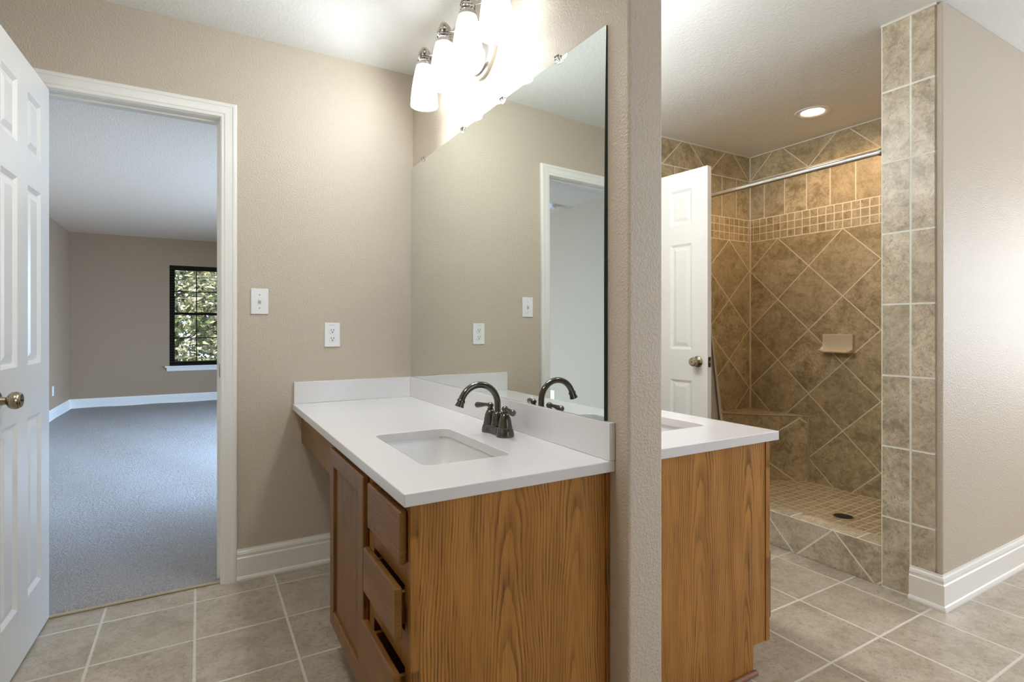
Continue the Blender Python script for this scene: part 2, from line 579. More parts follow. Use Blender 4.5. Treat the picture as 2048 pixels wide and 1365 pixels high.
def casing(bm, xl, xr, zt, y, sgn):
    """mitred casing round a doorway in plane y, standing out along sgn"""
    rows = []
    for o, t in CAS_PROF:
        yy = y + sgn * t
        rows.append([bm.verts.new(p) for p in ((xl - o, yy, 0), (xl - o, yy, zt + o), (xr + o, yy, zt + o), (xr + o, yy, 0))])
    k = len(rows)
    for i in range(k):
        a, b = rows[i], rows[(i + 1) % k]
        for j in range(3): bm.faces.new((a[j], a[j + 1], b[j + 1], b[j]))
    for j in (0, 3): bm.faces.new([r[j] for r in rows])
    return bm


# ------------------------------------------------------------------ the rooms
YA = 2.70       # back wall
XP0, XP1 = 0.966, 1.086     # partition between the two vanities
XC = 2.57       # shower opening plane
XB = 3.69       # shower long wall
YW0, YW1 = 1.012, 1.233     # wing wall beside the shower
ZC = 2.438
YF = 9.47       # bedroom far wall
XL = -1.535     # bedroom left wall
OP = (-0.534, 0.082, 2.047)     # doorway to bedroom
OP2 = (1.79, 2.405, 2.047)      # doorway to closet

struct('floor', bx(-0.9, 4.9, -1.9, 2.705, -0.06, 0.0), MT['floor'])
struct('floor_bedroom', bx(-1.7, 3.6, 2.705, YF + 0.2, -0.06, -0.004), plain('subfloor', (0.3, 0.25, 0.2), 0.9))
bm = bmesh.new(); nx, ny = 60, 90
gx = [XL + 0.01 + (1.445 - XL - 0.01) * i / nx for i in range(nx + 1)]
def carp(x, y):
    e = min(1.0, (y - 2.712) / 0.03)
    return 0.004 + 0.008 * e + 0.003 * math.sin(x * 9.1 + y * 4) * e
gy = [2.712 + (YF - 2.714) * (j / ny) ** 1.6 for j in range(ny + 1)]
vs = [[bm.verts.new((x, y, carp(x, y))) for x in gx] for y in gy]
for j in range(ny):
    for i in range(nx): bm.faces.new((vs[j][i], vs[j][i + 1], vs[j + 1][i + 1], vs[j + 1][i]))
c = link('carpet', bm, MT['carpet'], smooth=True)
c['kind'] = 'stuff'; tag(c, 'blue-grey pile carpet covering the bedroom floor beyond the doorway', 'carpet')

struct('ceiling', bx(-0.9, 4.9, -1.9, 2.76, ZC, ZC + 0.08), MT['ceil'])
struct('ceiling_bedroom', bx(-1.7, 3.6, 2.76, YF + 0.2, ZC, ZC + 0.08), MT['bed_ceil'])

bm = wall(bmesh.new(), 1, YA, YA + 0.11, -1.7, XC + 0.04, 0, ZC,
          [(OP[0] - 0.018, OP[1] + 0.018, -1, OP[2] + 0.018), (OP2[0] - 0.018, OP2[1] + 0.018, -1, OP2[2] + 0.018)])
struct('wall_back', bm, MT['paint'])
struct('wall_partition', bx(XP0, XP1, 1.0626, YA - 0.0005, 0, ZC), MT['paint'], bevel=0.008, seg=3)
struct('wall_left', bx(-0.9, -0.80, -1.9, YA, 0, ZC), MT['paint'])
W2 = (1.3, 3.9, 0.9, 2.2)
struct('wall_rear', wall(bmesh.new(), 1, -1.9, -1.8, -0.9, 4.9, 0, ZC, [W2]), MT['paint'])
W3 = (-0.45, 0.69, 0.68, 1.92)
struct('wall_side', wall(bmesh.new(), 0, 4.8, 4.9, -1.9, YW1, 0, ZC, [W3]), MT['paint'])
struct('wall_right', bx(XC + 0.010, 4.9, YW0, YW1 - 0.012, 0, ZC), MT['paint'], bevel=0.006, seg=3)
struct('wall_shower_near', bx(XC + 0.012, XB, YW1 - 0.012, YW1, 0, ZC), MT['sh_end'])
struct('wall_shower_back', bx(XB, XB + 0.1, YW1 - 0.02, YA + 0.11, 0, ZC), MT['sh_back'])
struct('wall_shower_end', bx(XC + 0.04, XB + 0.0005, YA, YA + 0.11, 0, ZC), MT['sh_end'])
# tiled end of the wing wall
o = struct('trim_column', bx(XC, XC + 0.012, 1.037, YW1, 0, ZC - 0.003), MT['column'])
# pale caulk where tile meets ceiling and in the shower corner
bm = bmesh.new()
box(bm, XB - 0.007, XB + 0.001, YW1, YA, ZC - 0.008, ZC)
box(bm, XC + 0.05, XB, YA - 0.007, YA + 0.001, ZC - 0.008, ZC)
box(bm, XC - 0.003, XC + 0.004, 1.03, YW1 + 0.002, ZC - 0.010, ZC)
box(bm, XB - 0.008, XB + 0.001, YA - 0.008, YA + 0.001, 0.05, ZC - 0.008)
struct('trim_caulk', bm, MT['caulk'])

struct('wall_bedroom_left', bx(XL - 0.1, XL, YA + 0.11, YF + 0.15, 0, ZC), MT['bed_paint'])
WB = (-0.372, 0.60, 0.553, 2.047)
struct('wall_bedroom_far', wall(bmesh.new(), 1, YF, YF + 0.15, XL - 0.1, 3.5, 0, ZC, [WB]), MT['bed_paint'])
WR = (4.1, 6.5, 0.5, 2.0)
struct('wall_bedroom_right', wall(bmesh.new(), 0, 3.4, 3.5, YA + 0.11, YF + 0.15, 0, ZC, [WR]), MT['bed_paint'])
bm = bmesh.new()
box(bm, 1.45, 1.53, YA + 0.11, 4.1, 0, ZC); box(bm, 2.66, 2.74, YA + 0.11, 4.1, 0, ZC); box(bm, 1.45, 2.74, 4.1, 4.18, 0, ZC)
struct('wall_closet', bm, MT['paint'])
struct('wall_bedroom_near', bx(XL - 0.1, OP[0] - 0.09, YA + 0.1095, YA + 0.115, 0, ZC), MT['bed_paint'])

# baseboards
struct('baseboard_back', baseboard(bmesh.new(), (OP[1] + 0.064, YA), (XP0, YA), (0, -1)), MT['trim'])
struct('baseboard_back_right', baseboard(bmesh.new(), (XP1, YA), (OP2[0] - 0.064, YA), (0, -1)), MT['trim'])
bm = bmesh.new()
baseboard(bm, (XC, 1.122), (XC, YW0), (-1, 0), 0, 1)
baseboard(bm, (XC, YW0), (4.8, YW0), (0, -1), 1, 0)
struct('baseboard_right', bm, MT['trim'])
struct('baseboard_bedroom_far', baseboard(bmesh.new(), (XL, YF), (3.4, YF), (0, -1)), MT['trim'])
struct('baseboard_bedroom_left', baseboard(bmesh.new(), (XL, YA + 0.12), (XL, YF), (1, 0)), MT['trim'])
struct('baseboard_left', baseboard(bmesh.new(), (-0.80, -1.8), (-0.80, YA), (1, 0)), MT['trim'])
struct('baseboard_partition', baseboard(bmesh.new(), (XP0, 1.935), (XP0, YA - 0.025), (-1, 0)), MT['trim'])


# doorways: casing, jamb, strike plate
def doorway(name, op, strike=False):
    xl, xr, zt = op
    bm = casing(bmesh.new(), xl - 0.003, xr + 0.003, zt + 0.003, YA, -1)
    casing(bm, xl - 0.003, xr + 0.003, zt + 0.003, YA + 0.11, 1)
    t = struct(name, bm, MT['trim'], smooth=False)
    bm = bmesh.new()
    box(bm, xl - 0.018, xl, YA - 0.0004, YA + 0.1104, 0, zt + 0.018)
    box(bm, xr, xr + 0.018, YA - 0.0004, YA + 0.1104, 0, zt + 0.018)
    box(bm, xl, xr, YA - 0.0004, YA + 0.1104, zt, zt + 0.018)
    box(bm, xl, xl + 0.010, YA + 0.040, YA + 0.075, 0, zt)
    box(bm, xr - 0.010, xr, YA + 0.040, YA + 0.075, 0, zt)
    box(bm, xl + 0.010, xr - 0.010, YA + 0.040, YA + 0.075, zt - 0.010, zt)
    part('jamb', bm, MT['trim'], t)
    if strike:
        bm = bmesh.new(); box(bm, xr - 0.0015, xr, YA + 0.006, YA + 0.034, 0.905, 0.965)
        s = part('strike_plate', bm, MT['pewter'], t); s['label'] = 'pewter strike plate'
        part('strike_hole', bx(xr - 0.002, xr - 0.0008, YA + 0.013, YA + 0.027, 0.92, 0.95), MT['dark_slot'], s)
    return t


doorway('trim_1', OP, True)
doorway('trim_2', OP2)
bm = tube(bmesh.new(), [(OP[0], 2.708, 0.005), (-0.2, 2.708, 0.006), (OP[1], 2.708, 0.005)], 0.006, 10)
struct('trim_threshold', bm, MT['beige_cord'], smooth=True)


# six-panel doors
def panel_door(name, W, Hh, hinge, ang, knob_z, label):
    """leaf local: u from hinge to free edge, w thickness; ang: leaf direction in the plan"""
    T = 0.035
    root_loc = Vector((*hinge, 0.012))
    ux = Vector((math.cos(ang), math.sin(ang), 0)); wx = Vector((-ux.y, ux.x, 0))
    def P(u, w, z): return root_loc + ux * u + wx * w + Vector((0, 0, z))
    st, mid = 0.103, 0.104
    pw = (W - 2 * st - mid) / 2
    us = [(st, st + pw), (st + pw + mid, W - st)]
    zs = [(0.19, 0.805), (0.985, 1.605), (1.72, 1.925)]
    bm = bmesh.new()
    def quad(l): bm.faces.new([bm.verts.new(p) for p in l])
    ucut = [0, us[0][0], us[0][1], us[1][0], us[1][1], W]
    zcut = [0, zs[0][0], zs[0][1], zs[1][0], zs[1][1], zs[2][0], zs[2][1], Hh]
    for w0, d in ((0, 1), (T, -1)):
        for i in range(5):
            for j in range(7):
                a, b, c_, e = ucut[i], ucut[i + 1], zcut[j], zcut[j + 1]
                if i in (1, 3) and j in (1, 3, 5):
                    rings = []
                    for ins, dep in ((0, 0), (0.008, 0.005), (0.014, 0.009), (0.020, 0.009), (0.040, 0.0025)):
                        w = w0 + d * dep
                        rings.append([P(a + ins, w, c_ + ins), P(b - ins, w, c_ + ins), P(b - ins, w, e - ins), P(a + ins, w, e - ins)])
                    for r0, r1 in zip(rings, rings[1:]):
                        for k in range(4): quad((r0[k], r0[(k + 1) % 4], r1[(k + 1) % 4], r1[k]))
                    quad(rings[-1])
                else:
                    quad((P(a, w0, c_), P(b, w0, c_), P(b, w0, e), P(a, w0, e)))
    for i in range(5):
        a, b = ucut[i], ucut[i + 1]
        quad((P(a, 0, 0), P(b, 0, 0), P(b, T, 0), P(a, T, 0))); quad((P(a, 0, Hh), P(b, 0, Hh), P(b, T, Hh), P(a, T, Hh)))
    for j in range(7):
        a, b = zcut[j], zcut[j + 1]
        quad((P(0, 0, a), P(0, T, a), P(0, T, b), P(0, 0, b))); quad((P(W, 0, a), P(W, T, a), P(W, T, b), P(W, 0, b)))
    d = struct(name, bm, MT['door'])
    d['label'] = label; d['category'] = 'door'
    bmk = bmesh.new()
    for w0, dr in ((0, -1), (T, 1)):
        c0 = P(W - 0.062, w0, knob_z)
        lathe(bmk, [(0.0, -0.001), (0.031, -0.001), (0.032, 0.002), (0.030, 0.006), (0.022, 0.010), (0.013, 0.013), (0.011, 0.024), (0.014, 0.027),
                    (0.021, 0.031), (0.0255, 0.038), (0.0265, 0.046), (0.0245, 0.053), (0.0215, 0.056), (0.0215, 0.058),
                    (0.019, 0.060), (0.0, 0.061)], c0, 28, wx * dr, cap=False)
    k = part('door_knob', bmk, MT['pewter'], d, smooth=True); k['label'] = 'antique pewter knob'
    bmk = bmesh.new()
    for w0, dr in ((0, -1), (T, 1)):
        lathe(bmk, [(0.0, 0.0612), (0.003, 0.0612), (0.003, 0.063), (0.0, 0.063)], P(W - 0.062, w0, knob_z), 10, wx * dr, cap=False)
    part('privacy_pin', bmk, MT['dark_slot'], k)
    bml = bmesh.new()
    v = [P(W - 0.0005, 0.006, knob_z - 0.029), P(W - 0.0005, T - 0.006, knob_z - 0.029), P(W - 0.0005, T - 0.006, knob_z + 0.029), P(W - 0.0005, 0.006, knob_z + 0.029)]
    vv = [bml.verts.new(p) for p in v] + [bml.verts.new(p + ux * 0.0025) for p in v]
    for f in ((3, 2, 1, 0), (4, 5, 6, 7), (0, 1, 5, 4), (1, 2, 6, 5), (2, 3, 7, 6), (3, 0, 4, 7)): bml.faces.new([vv[i] for i in f])
    l = part('latch_plate', bml, MT['bronze'], d)
    part('latch_bolt', lathe(bmesh.new(), [(0.007, 0), (0.007, 0.009), (0.0, 0.011)], P(W, T / 2, knob_z), 12, ux), MT['nickel'], l)
    for hz in (0.20, 1.0, 1.80):
        part('hinge', lathe(bmesh.new(), [(0.0055, 0), (0.0055, 0.09)], P(-0.003, -0.004, hz - 0.045), 12), MT['pewter'], d, smooth=True)
    return d


panel_door('door_1', 0.61, 2.028, (OP[0] + 0.002, YA - 0.006), math.radians(-90 - 2.2), 0.896, 'white six-panel door with pewter knob opened into the bathroom, by the carpeted doorway')
panel_door('door_2', 0.61, 2.028, (OP2[1] - 0.002 + 0.010, YA - 0.006), math.radians(-90 + 6.5), 0.918, 'white six-panel door with round pewter knob standing open in front of the tiled shower')


# ------------------------------------------------------------------ windows
def bedroom_window():
    x0, x1, z0, z1 = WB
    y0, y1 = YF + 0.06, YF + 0.11
    def fr(bm, a, b, c, d, w, ya, yb):
        box(bm, a, a + w, ya, yb, c, d); box(bm, b - w, b, ya, yb, c, d)
        box(bm, a + w, b - w, ya, yb, c, c + w); box(bm, a + w, b - w, ya, yb, d - w, d)
    bm = bmesh.new(); fr(bm, x0, x1, z0, z1, 0.035, y0, y1)
    w = struct('window_1', bm, MT['win_frame'])
    zm = (z0 + z1) / 2 + 0.03
    for a, b, yy in ((z0 + 0.035, zm + 0.012, y0 + 0.004), (zm - 0.012, z1 - 0.035, y0 + 0.024)):
        bm = bmesh.new(); fr(bm, x0 + 0.035, x1 - 0.035, a, b, 0.030, yy, yy + 0.018)
        xs0, xs1 = x0 + 0.065, x1 - 0.065
        for i in (1, 2):
            xx = xs0 + (xs1 - xs0) * i / 3; box(bm, xx - 0.007, xx + 0.007, yy + 0.004, yy + 0.014, a + 0.03, b - 0.03)
        zz = (a + b) / 2; box(bm, xs0, xs1, yy + 0.005, yy + 0.013, zz - 0.007, zz + 0.007)
        s = part('sash', bm, MT['win_frame'], w)
        part('pane', bx(xs0, xs1, yy + 0.0085, yy + 0.0095, a + 0.03, b - 0.03), MT['pane'], s)
    bm = bmesh.new()
    box(bm, x0 - 0.055, x1 + 0.055, YF - 0.035, YF + 0.058, z0 - 0.022, z0 + 0.001); box(bm, x0 - 0.035, x1 + 0.035, YF - 0.016, YF, z0 - 0.075, z0 - 0.022)
    part('sill', bm, MT['trim'], w)
    t = thing('window_blind', 'dark brown slatted blind lowered over the bedroom window', 'blind', ((x0 + x1) / 2, YF + 0.03, z1))
    part('headrail', bx(x0 + 0.004, x1 - 0.004, YF + 0.002, YF + 0.055, z1 - 0.065, z1 - 0.001), MT['win_frame'], t)
    bm = bmesh.new(); z = z1 - 0.085
    while z > z0 + 0.05:
        box(bm, x0 + 0.008, x1 - 0.008, YF + 0.008, YF + 0.052, z, z + 0.0022); z -= 0.041
    part('slats', bm, MT['slat'], t)
    part('bottom_rail', bx(x0 + 0.008, x1 - 0.008, YF + 0.012, YF + 0.048, z0 + 0.012, z0 + 0.03), MT['win_frame'], t)
    bm = bmesh.new()
    for xx in (x0 + 0.11, x1 - 0.11):
        part('ladder_cord', bx(xx - 0.0015, xx + 0.0015, YF + 0.006, YF + 0.0075, z0 + 0.03, z1 - 0.06), MT['slat'], t)


bedroom_window()


def plain_window(name, ax, p0, p1, h):
    """white framed window out of view, with an area lamp set inside it"""
    bm = wall(bmesh.new(), ax, p0, p1, h[0], h[1], h[2], h[3],
              [(h[0] + 0.05, (h[0] + h[1]) / 2 - 0.02, h[2] + 0.05, h[3] - 0.05), ((h[0] + h[1]) / 2 + 0.02, h[1] - 0.05, h[2] + 0.05, h[3] - 0.05)])
    w = struct(name, bm, MT['trim'])
    pm = (p0 + p1) / 2
    part('pane', wall(bmesh.new(), ax, pm - 0.002, pm + 0.002, h[0] + 0.05, h[1] - 0.05, h[2] + 0.05, h[3] - 0.05), MT['pane'], w)
    return w


plain_window('window_rear_added', 1, -1.88, -1.84, W2)  # unseen rear window, added to hold the fill lamp
plain_window('window_3', 0, 4.84, 4.88, W3)
plain_window('window_4', 0, 3.44, 3.48, WR)


# ------------------------------------------------------------------ vanities
def vanity(side):
    """side -1: the near left vanity; +1: the one beyond the partition. d is measured out from the partition"""
    if side < 0: xw, s, zt, yc, yp = XP0, -1, 0.770, 1.116, 1.143
    else: xw, s, zt, yc, yp = XP1, 1, 0.785, 1.104, 1.126
    ye = 1.915                       # far end of the cabinet
    X = lambda d: xw + s * d
    zc = zt - 0.030
    dF = 0.563 if side < 0 else 0.549     # face of the frame
    side_m = MT['oak_side'] if side < 0 else MT['oak_side_b']
    ref = 'at the left of the mirror wall' if side < 0 else ''
    root = thing('vanity_cabinet',
                 'oak vanity cabinet with three drawers and a door, below the mirror' if side < 0 else
                 'oak vanity cabinet with a plain end panel, beyond the partition, facing the shower',
                 'cabinet', (xw, yp, 0), 'oak vanity cabinets')
    # end panel with toe notch
    bm = bmesh.new()
    prof = [(0.001, 0.0005), (dF - 0.081, 0.0005), (dF - 0.081, 0.094), (dF - 0.019, 0.094), (dF - 0.019, zc), (0.001, zc)]
    a = [bm.verts.new((X(d), yp, z)) for d, z in prof]; b = [bm.verts.new((X(d), yp + 0.016, z)) for d, z in prof]
    bm.faces.new(a); bm.faces.new(b[::-1])
    for i in range(6): bm.faces.new((a[i], a[(i + 1) % 6], b[(i + 1) % 6], b[i]))
    part('end_panel', bm, side_m, root)
    bm = bmesh.new()
    box(bm, X(0.001), X(dF - 0.081), ye - 0.016, ye, 0.0005, 0.094); box(bm, X(0.001), X(dF - 0.019), ye - 0.016, ye, 0.094, zc)
    box(bm, X(0.001), X(dF - 0.019), yp + 0.016, ye - 0.016, 0.094, 0.11)
    box(bm, X(0.001), X(0.008), yp + 0.016, ye - 0.016, 0.11, zc)
    part('carcass', bm, MT['oak_edge'], root)
    part('toe_kick', bx(X(dF - 0.092), X(dF - 0.081), yp + 0.016, ye - 0.016, 0.0005, 0.094), MT['oak_frame'], root)
    # face frame
    holes = [(yp + 0.035, 1.425, 0.60, 0.705), (yp + 0.035, 1.425, 0.44, 0.545), (yp + 0.035, 1.425, 0.14, 0.36), (1.49, 1.875, 0.14, 0.705)]
    part('face_frame', wall(bmesh.new(), 0, X(dF - 0.019), X(dF), yp - 0.003, ye, 0.094, zc, holes), MT['oak_frame'], root)
    part('scribe_strip', bx(X(0.001), X(0.012), yp - 0.006, yp, 0.0005, zc), MT['oak_edge'], root, bevel=0.002)
    bm = tube(bmesh.new(), [(X(0.012), yp - 0.006, 0.009), (X(dF - 0.074), yp - 0.006, 0.009)], 0.009, 12)
    part('shoe_moulding', bm, MT['shoe_wood'], root, smooth=True)['label'] = 'reddish brown rounded floor moulding'
    # drawers; the two lower ones stand slightly open
    y0, y1 = yp + 0.014, yp + 0.014 + 0.268
    for z0, z1, out in ((0.600, 0.7185, 0.001), (0.434, 0.551, 0.012), (0.135, 0.361, 0.016)):
        bm = bx(X(dF + out), X(dF + out + 0.018), y0, y1, z0 + (zt - 0.77), z1 + (zt - 0.77))
        dr = part('drawer', bm, MT['oak_drawer'], root, bevel=0.005, seg=2)
        zz = z0 + (zt - 0.77)
        bm = bmesh.new()
        box(bm, X(0.05), X(dF + out - 0.0005), y0 + 0.028, y0 + 0.040, zz + 0.02, z1 - 0.025)
        box(bm, X(0.05), X(dF + out - 0.0005), y1 - 0.040, y1 - 0.028, zz + 0.02, z1 - 0.025)
        box(bm, X(0.05), X(dF + out - 0.0005), y0 + 0.040, y1 - 0.040, zz + 0.02, zz + 0.027)
        part('drawer_box', bm, MT['oak_frame'], dr)
    # framed door
    ya, yb, za, zb = 1.468, 1.892, 0.131, 0.722 + (zt - 0.77)
    w = 0.056
    bm = wall(bmesh.new(), 0, X(dF + 0.001), X(dF + 0.019), ya, yb, za, zb, [(ya + w, yb - w, za + w, zb - w)])
    dr = part('door', bm, MT['oak_stile'], root, bevel=0.004, seg=2)
    part('door_panel', bx(X(dF + 0.003), X(dF + 0.010), ya + w - 0.004, yb - w + 0.004, za + w - 0.004, zb - w + 0.004), MT['oak_door'], dr)
    # apron under the open end of the counter
    ap = thing('counter_apron', 'long oak apron board spanning the open knee space under the white counter' if side < 0 else
               'oak apron board under the far end of the second white counter', 'apron', (X(dF - 0.02), ye, 0.6), 'oak apron boards')
    part('board', bx(X(dF - 0.034), X(dF - 0.016), ye + 0.0005, YA - 0.001, 0.585, zc), MT['oak_drawer'], ap)
    part('cleat', bx(X(0.06), X(dF - 0.034), YA - 0.02, YA - 0.001, 0.66, zc), MT['oak_edge'], ap)
    # worktop with splashes and sink cut-out
    dC = 0.586 if side < 0 else 0.572
    sy0, sy1 = (1.317, 1.780) if side < 0 else (1.294, 1.757)
    sd0, sd1 = dC - 0.382, dC - 0.122
    outer = [(X(0.0005), yc), (X(dC), yc), (X(dC), YA - 0.0005), (X(0.0005), YA - 0.0005)]
    xa, xb = min(X(sd0), X(sd1)), max(X(sd0), X(sd1))
    ct = thing('countertop', 'white quartz worktop with backsplash and sink cut-out, standing in front of the mirror' if side < 0 else
               'white quartz worktop on the cabinet beyond the partition, in front of the shower', 'countertop', (xw, yc, zc), 'white quartz worktops')
    part('slab', slab_hole(outer, rrect(xa, xb, sy0, sy1, 0.030), zc, zt), MT['quartz'], ct, bevel=0.003, seg=2)
    part('backsplash', bx(X(0.0005), X(0.020), yc, YA - 0.0005, zt + 0.0003, zt + 0.1015), MT['quartz'], ct, bevel=0.0015)
    part('side_splash', bx(X(0.0205), X(dC - 0.004), YA - 0.020, YA - 0.0005, zt + 0.0003, zt + 0.1015), MT['quartz'], ct, bevel=0.0015)
    # under-mounted basin
    sk = thing('sink', 'white rectangular undermount sink below the dark faucet' if side < 0 else
               'white rectangular undermount sink in the counter beyond the partition', 'sink', ((xa + xb) / 2, (sy0 + sy1) / 2, zc - 0.15), 'undermount sinks')
    bm = bmesh.new(); rows = []
    for grow, z, r in ((0.030, zc - 0.0005, 0.05), (0.006, zc - 0.0005, 0.035), (0.004, zc - 0.010, 0.035), (-0.004, zc - 0.05, 0.04), (-0.014, zc - 0.100, 0.045),
                       (-0.028, zc - 0.125, 0.05), (-0.055, zc - 0.137, 0.05), (-0.105, zc - 0.141, 0.022)):
        rows.append([bm.verts.new((x, y, z)) for x, y in rrect(xa - grow, xb + grow, sy0 - grow, sy1 + grow, r)])
    for a, b in zip(rows, rows[1:]):
        n = len(a)
        for i in range(n): bm.faces.new((a[i], a[(i + 1) % n], b[(i + 1) % n], b[i]))
    bm.faces.new(rows[-1])
    bs = part('basin', bm, MT['porcelain'], sk, smooth=True)
    sm = bs.modifiers.new('thick', 'SOLIDIFY'); sm.thickness = 0.008; sm.offset = -1
    for p in bs.data.polygons: pass
    bm = lathe(bmesh.new(), [(0.0, 0.0), (0.022, 0.0), (0.0225, 0.003), (0.018, 0.0045), (0.016, 0.002), (0.0, 0.002)],
               ((xa + xb) / 2 + (0.02 if side < 0 else -0.03), (sy0 + sy1) / 2, zc - 0.1408), 24, cap=False)
    part('drain', bm, MT['bronze'], sk, smooth=True)['label'] = 'dark drain ring'
    return X, zt


X, zt = vanity(-1)


def faucet(xc, yc_, z0, s, label):
    """two-handle centreset faucet; the spout points along s*x"""
    f = thing('faucet', label, 'faucet', (xc, yc_, z0), 'two-handle faucets')
    o = 0.051
    # base: two round feet with a narrower waist
    bm = bmesh.new()
    def outline(sc, waist):
        pts = []
        for i in range(48):
            t = 2 * PI * i / 48
            cy = o if math.sin(t) >= 0 else -o
            pts.append((0.030 * sc * math.cos(t), cy + 0.030 * sc * math.sin(t)))
        out = []
        for k in range(len(pts)):
            p, q = pts[k], pts[(k + 1) % len(pts)]
            out.append(p)
            if abs(p[1] - q[1]) > 0.05:
                for m_ in range(1, 12):
                    u = m_ / 12
                    y = p[1] + (q[1] - p[1]) * u
                    wv = (1 - math.cos(2 * PI * u)) / 2
                    out.append((p[0] * (1 - waist * min(1, wv * 1.6)), y))
        return out
    rows = []
    for sc, wst, z in ((1.0, 0.35, 0.0), (1.0, 0.35, 0.006), (0.93, 0.36, 0.018), (0.82, 0.3, 0.026), (0.78, 0.3, 0.028)):
        rows.append([bm.verts.new((xc + x, yc_ + y, z0 + z)) for x, y in outline(sc, wst)])
    for a, b in zip(rows, rows[1:]):
        n = len(a)
        for i in range(n): bm.faces.new((a[i], a[(i + 1) % n], b[(i + 1) % n], b[i]))
    bm.faces.new(rows[0][::-1]); bm.faces.new(rows[-1])
    part('base', bm, MT['bronze'], f, smooth=True)
    # spout
    bm = lathe(bmesh.new(), [(0.0, 0.027), (0.0215, 0.027), (0.0225, 0.032), (0.0205, 0.045), (0.0185, 0.060), (0.0180, 0.063), (0.0185, 0.066), (0.0170, 0.071),
                             (0.0125, 0.075), (0.0, 0.075)], (xc, yc_, z0), 28, cap=False)
    col = part('spout_collar', bm, MT['bronze'], f, smooth=True)
    R = 0.068; zc = 0.100
    pts = [(xc, yc_, z0 + z) for z in (0.070, 0.085, 0.095)]
    for i in range(0, 19):
        t = math.radians(-0 + 163 * i / 18)
        pts.append((xc + s * (R - R * math.cos(t)), yc_, z0 + zc + R * math.sin(t)))
    sp = part('spout', tube(bmesh.new(), pts, 0.0106, 18), MT['bronze'], f, smooth=True)
    e = Vector(pts[-1]); dirv = (e - Vector(pts[-2])).normalized()
    bm = lathe(bmesh.new(), [(0.0, -0.004), (0.0112, -0.004), (0.0135, 0.0), (0.0135, 0.004), (0.0115, 0.006), (0.0125, 0.010), (0.0145, 0.019), (0.0150, 0.021), (0.0125, 0.021), (0.011, 0.017), (0, 0.017)],
               e, 24, dirv, cap=False)
    part('aerator', bm, MT['bronze'], sp, smooth=True)
    for k in (-1, 1):
        c0 = (xc, yc_ + k * o, z0)
        bm = lathe(bmesh.new(), [(0.0, 0.026), (0.0235, 0.026), (0.0245, 0.029), (0.0235, 0.033), (0.0225, 0.035), (0.0215, 0.045), (0.0185, 0.060), (0.0145, 0.070), (0.011, 0.074),
                                 (0.011, 0.078), (0.0085, 0.080), (0.0085, 0.084), (0.0, 0.084)], c0, 28, cap=False)
        hd = part('handle', bm, MT['bronze'], f, smooth=True)
        dv = Vector((-s * -0.10, k, 0.0)).normalized() if k < 0 else Vector((-0.35 * 1, k, 0)).normalized()
        bm = lathe(bmesh.new(), [(0.0, 0.083), (0.009, 0.083), (0.0115, 0.087), (0.0115, 0.092), (0.008, 0.097), (0.003, 0.100), (0.0, 0.1005)], c0, 20, cap=False)
        h0 = Vector(c0) + Vector((0, 0, 0.091))
        tube(bm, [h0 + dv * 0.006, h0 + dv * 0.016 + Vector((0, 0, -0.001)), h0 + dv * 0.028 + Vector((0, 0, -0.002)), h0 + dv * 0.052 + Vector((0, 0, -0.005)),
                  h0 + dv * 0.063 + Vector((0, 0, -0.006)), h0 + dv * 0.067 + Vector((0, 0, -0.0065))],
             [0.0065, 0.0055, 0.0065, 0.0095, 0.0105, 0.0085], 16)
        part('lever', bm, MT['bronze'], hd, smooth=True)
    return f


faucet(0.866, 1.592, 0.7703, -1, 'oil-rubbed bronze faucet with arched spout behind the sink below the mirror')


def mirror():
    m = thing('mirror', 'large frameless wall mirror above the white backsplash', 'mirror', (XP0, 1.92, 0.872))
    # the sheet is bowed: its upper near corner is pulled back towards the wall
    bm = bmesh.new(); NY, NZ = 24, 24
    def P(i, j, dx):
        y = 1.1476 + (2.694 - 1.1476) * i / NY; z = 0.8722 + (1.951 - 0.8722) * j / NZ
        a = 0.004 + 0.010 * (max(0.0, 1.7 - y) / 0.55) ** 2
        return (0.9532 + a * max(0.0, z - 1.2) ** 2 + dx, y, z)
    F = [[bm.verts.new(P(i, j, 0)) for j in range(NZ + 1)] for i in range(NY + 1)]
    B = [[bm.verts.new((0.9652,) + P(i, j, 0)[1:]) for j in range(NZ + 1)] for i in range(NY + 1)]
    for i in range(NY):
        for j in range(NZ):
            for L in (F, B): bm.faces.new((L[i][j], L[i + 1][j], L[i + 1][j + 1], L[i][j + 1]))
        for j in (0, NZ): bm.faces.new((F[i][j], F[i + 1][j], B[i + 1][j], B[i][j]))
    for j in range(NZ):
        for i in (0, NY): bm.faces.new((F[i][j], F[i][j + 1], B[i][j + 1], B[i][j]))
    g = part('glass', bm, [MT['glass_edge'], MT['mirror']], m, smooth=True)
    for p in g.data.polygons:
        if p.normal.x < -0.9: p.material_index = 1
    for yy in (1.37, 1.72, 2.06, 2.52):
        bm = bmesh.new()
        box(bm, 0.9500, 0.9531, yy - 0.009, yy + 0.009, 1.941, 1.962); box(bm, 0.9500, 0.966, yy - 0.009, yy + 0.009, 1.9512, 1.962)
        part('clip', bm, MT['crystal'], m, bevel=0.001)


mirror()


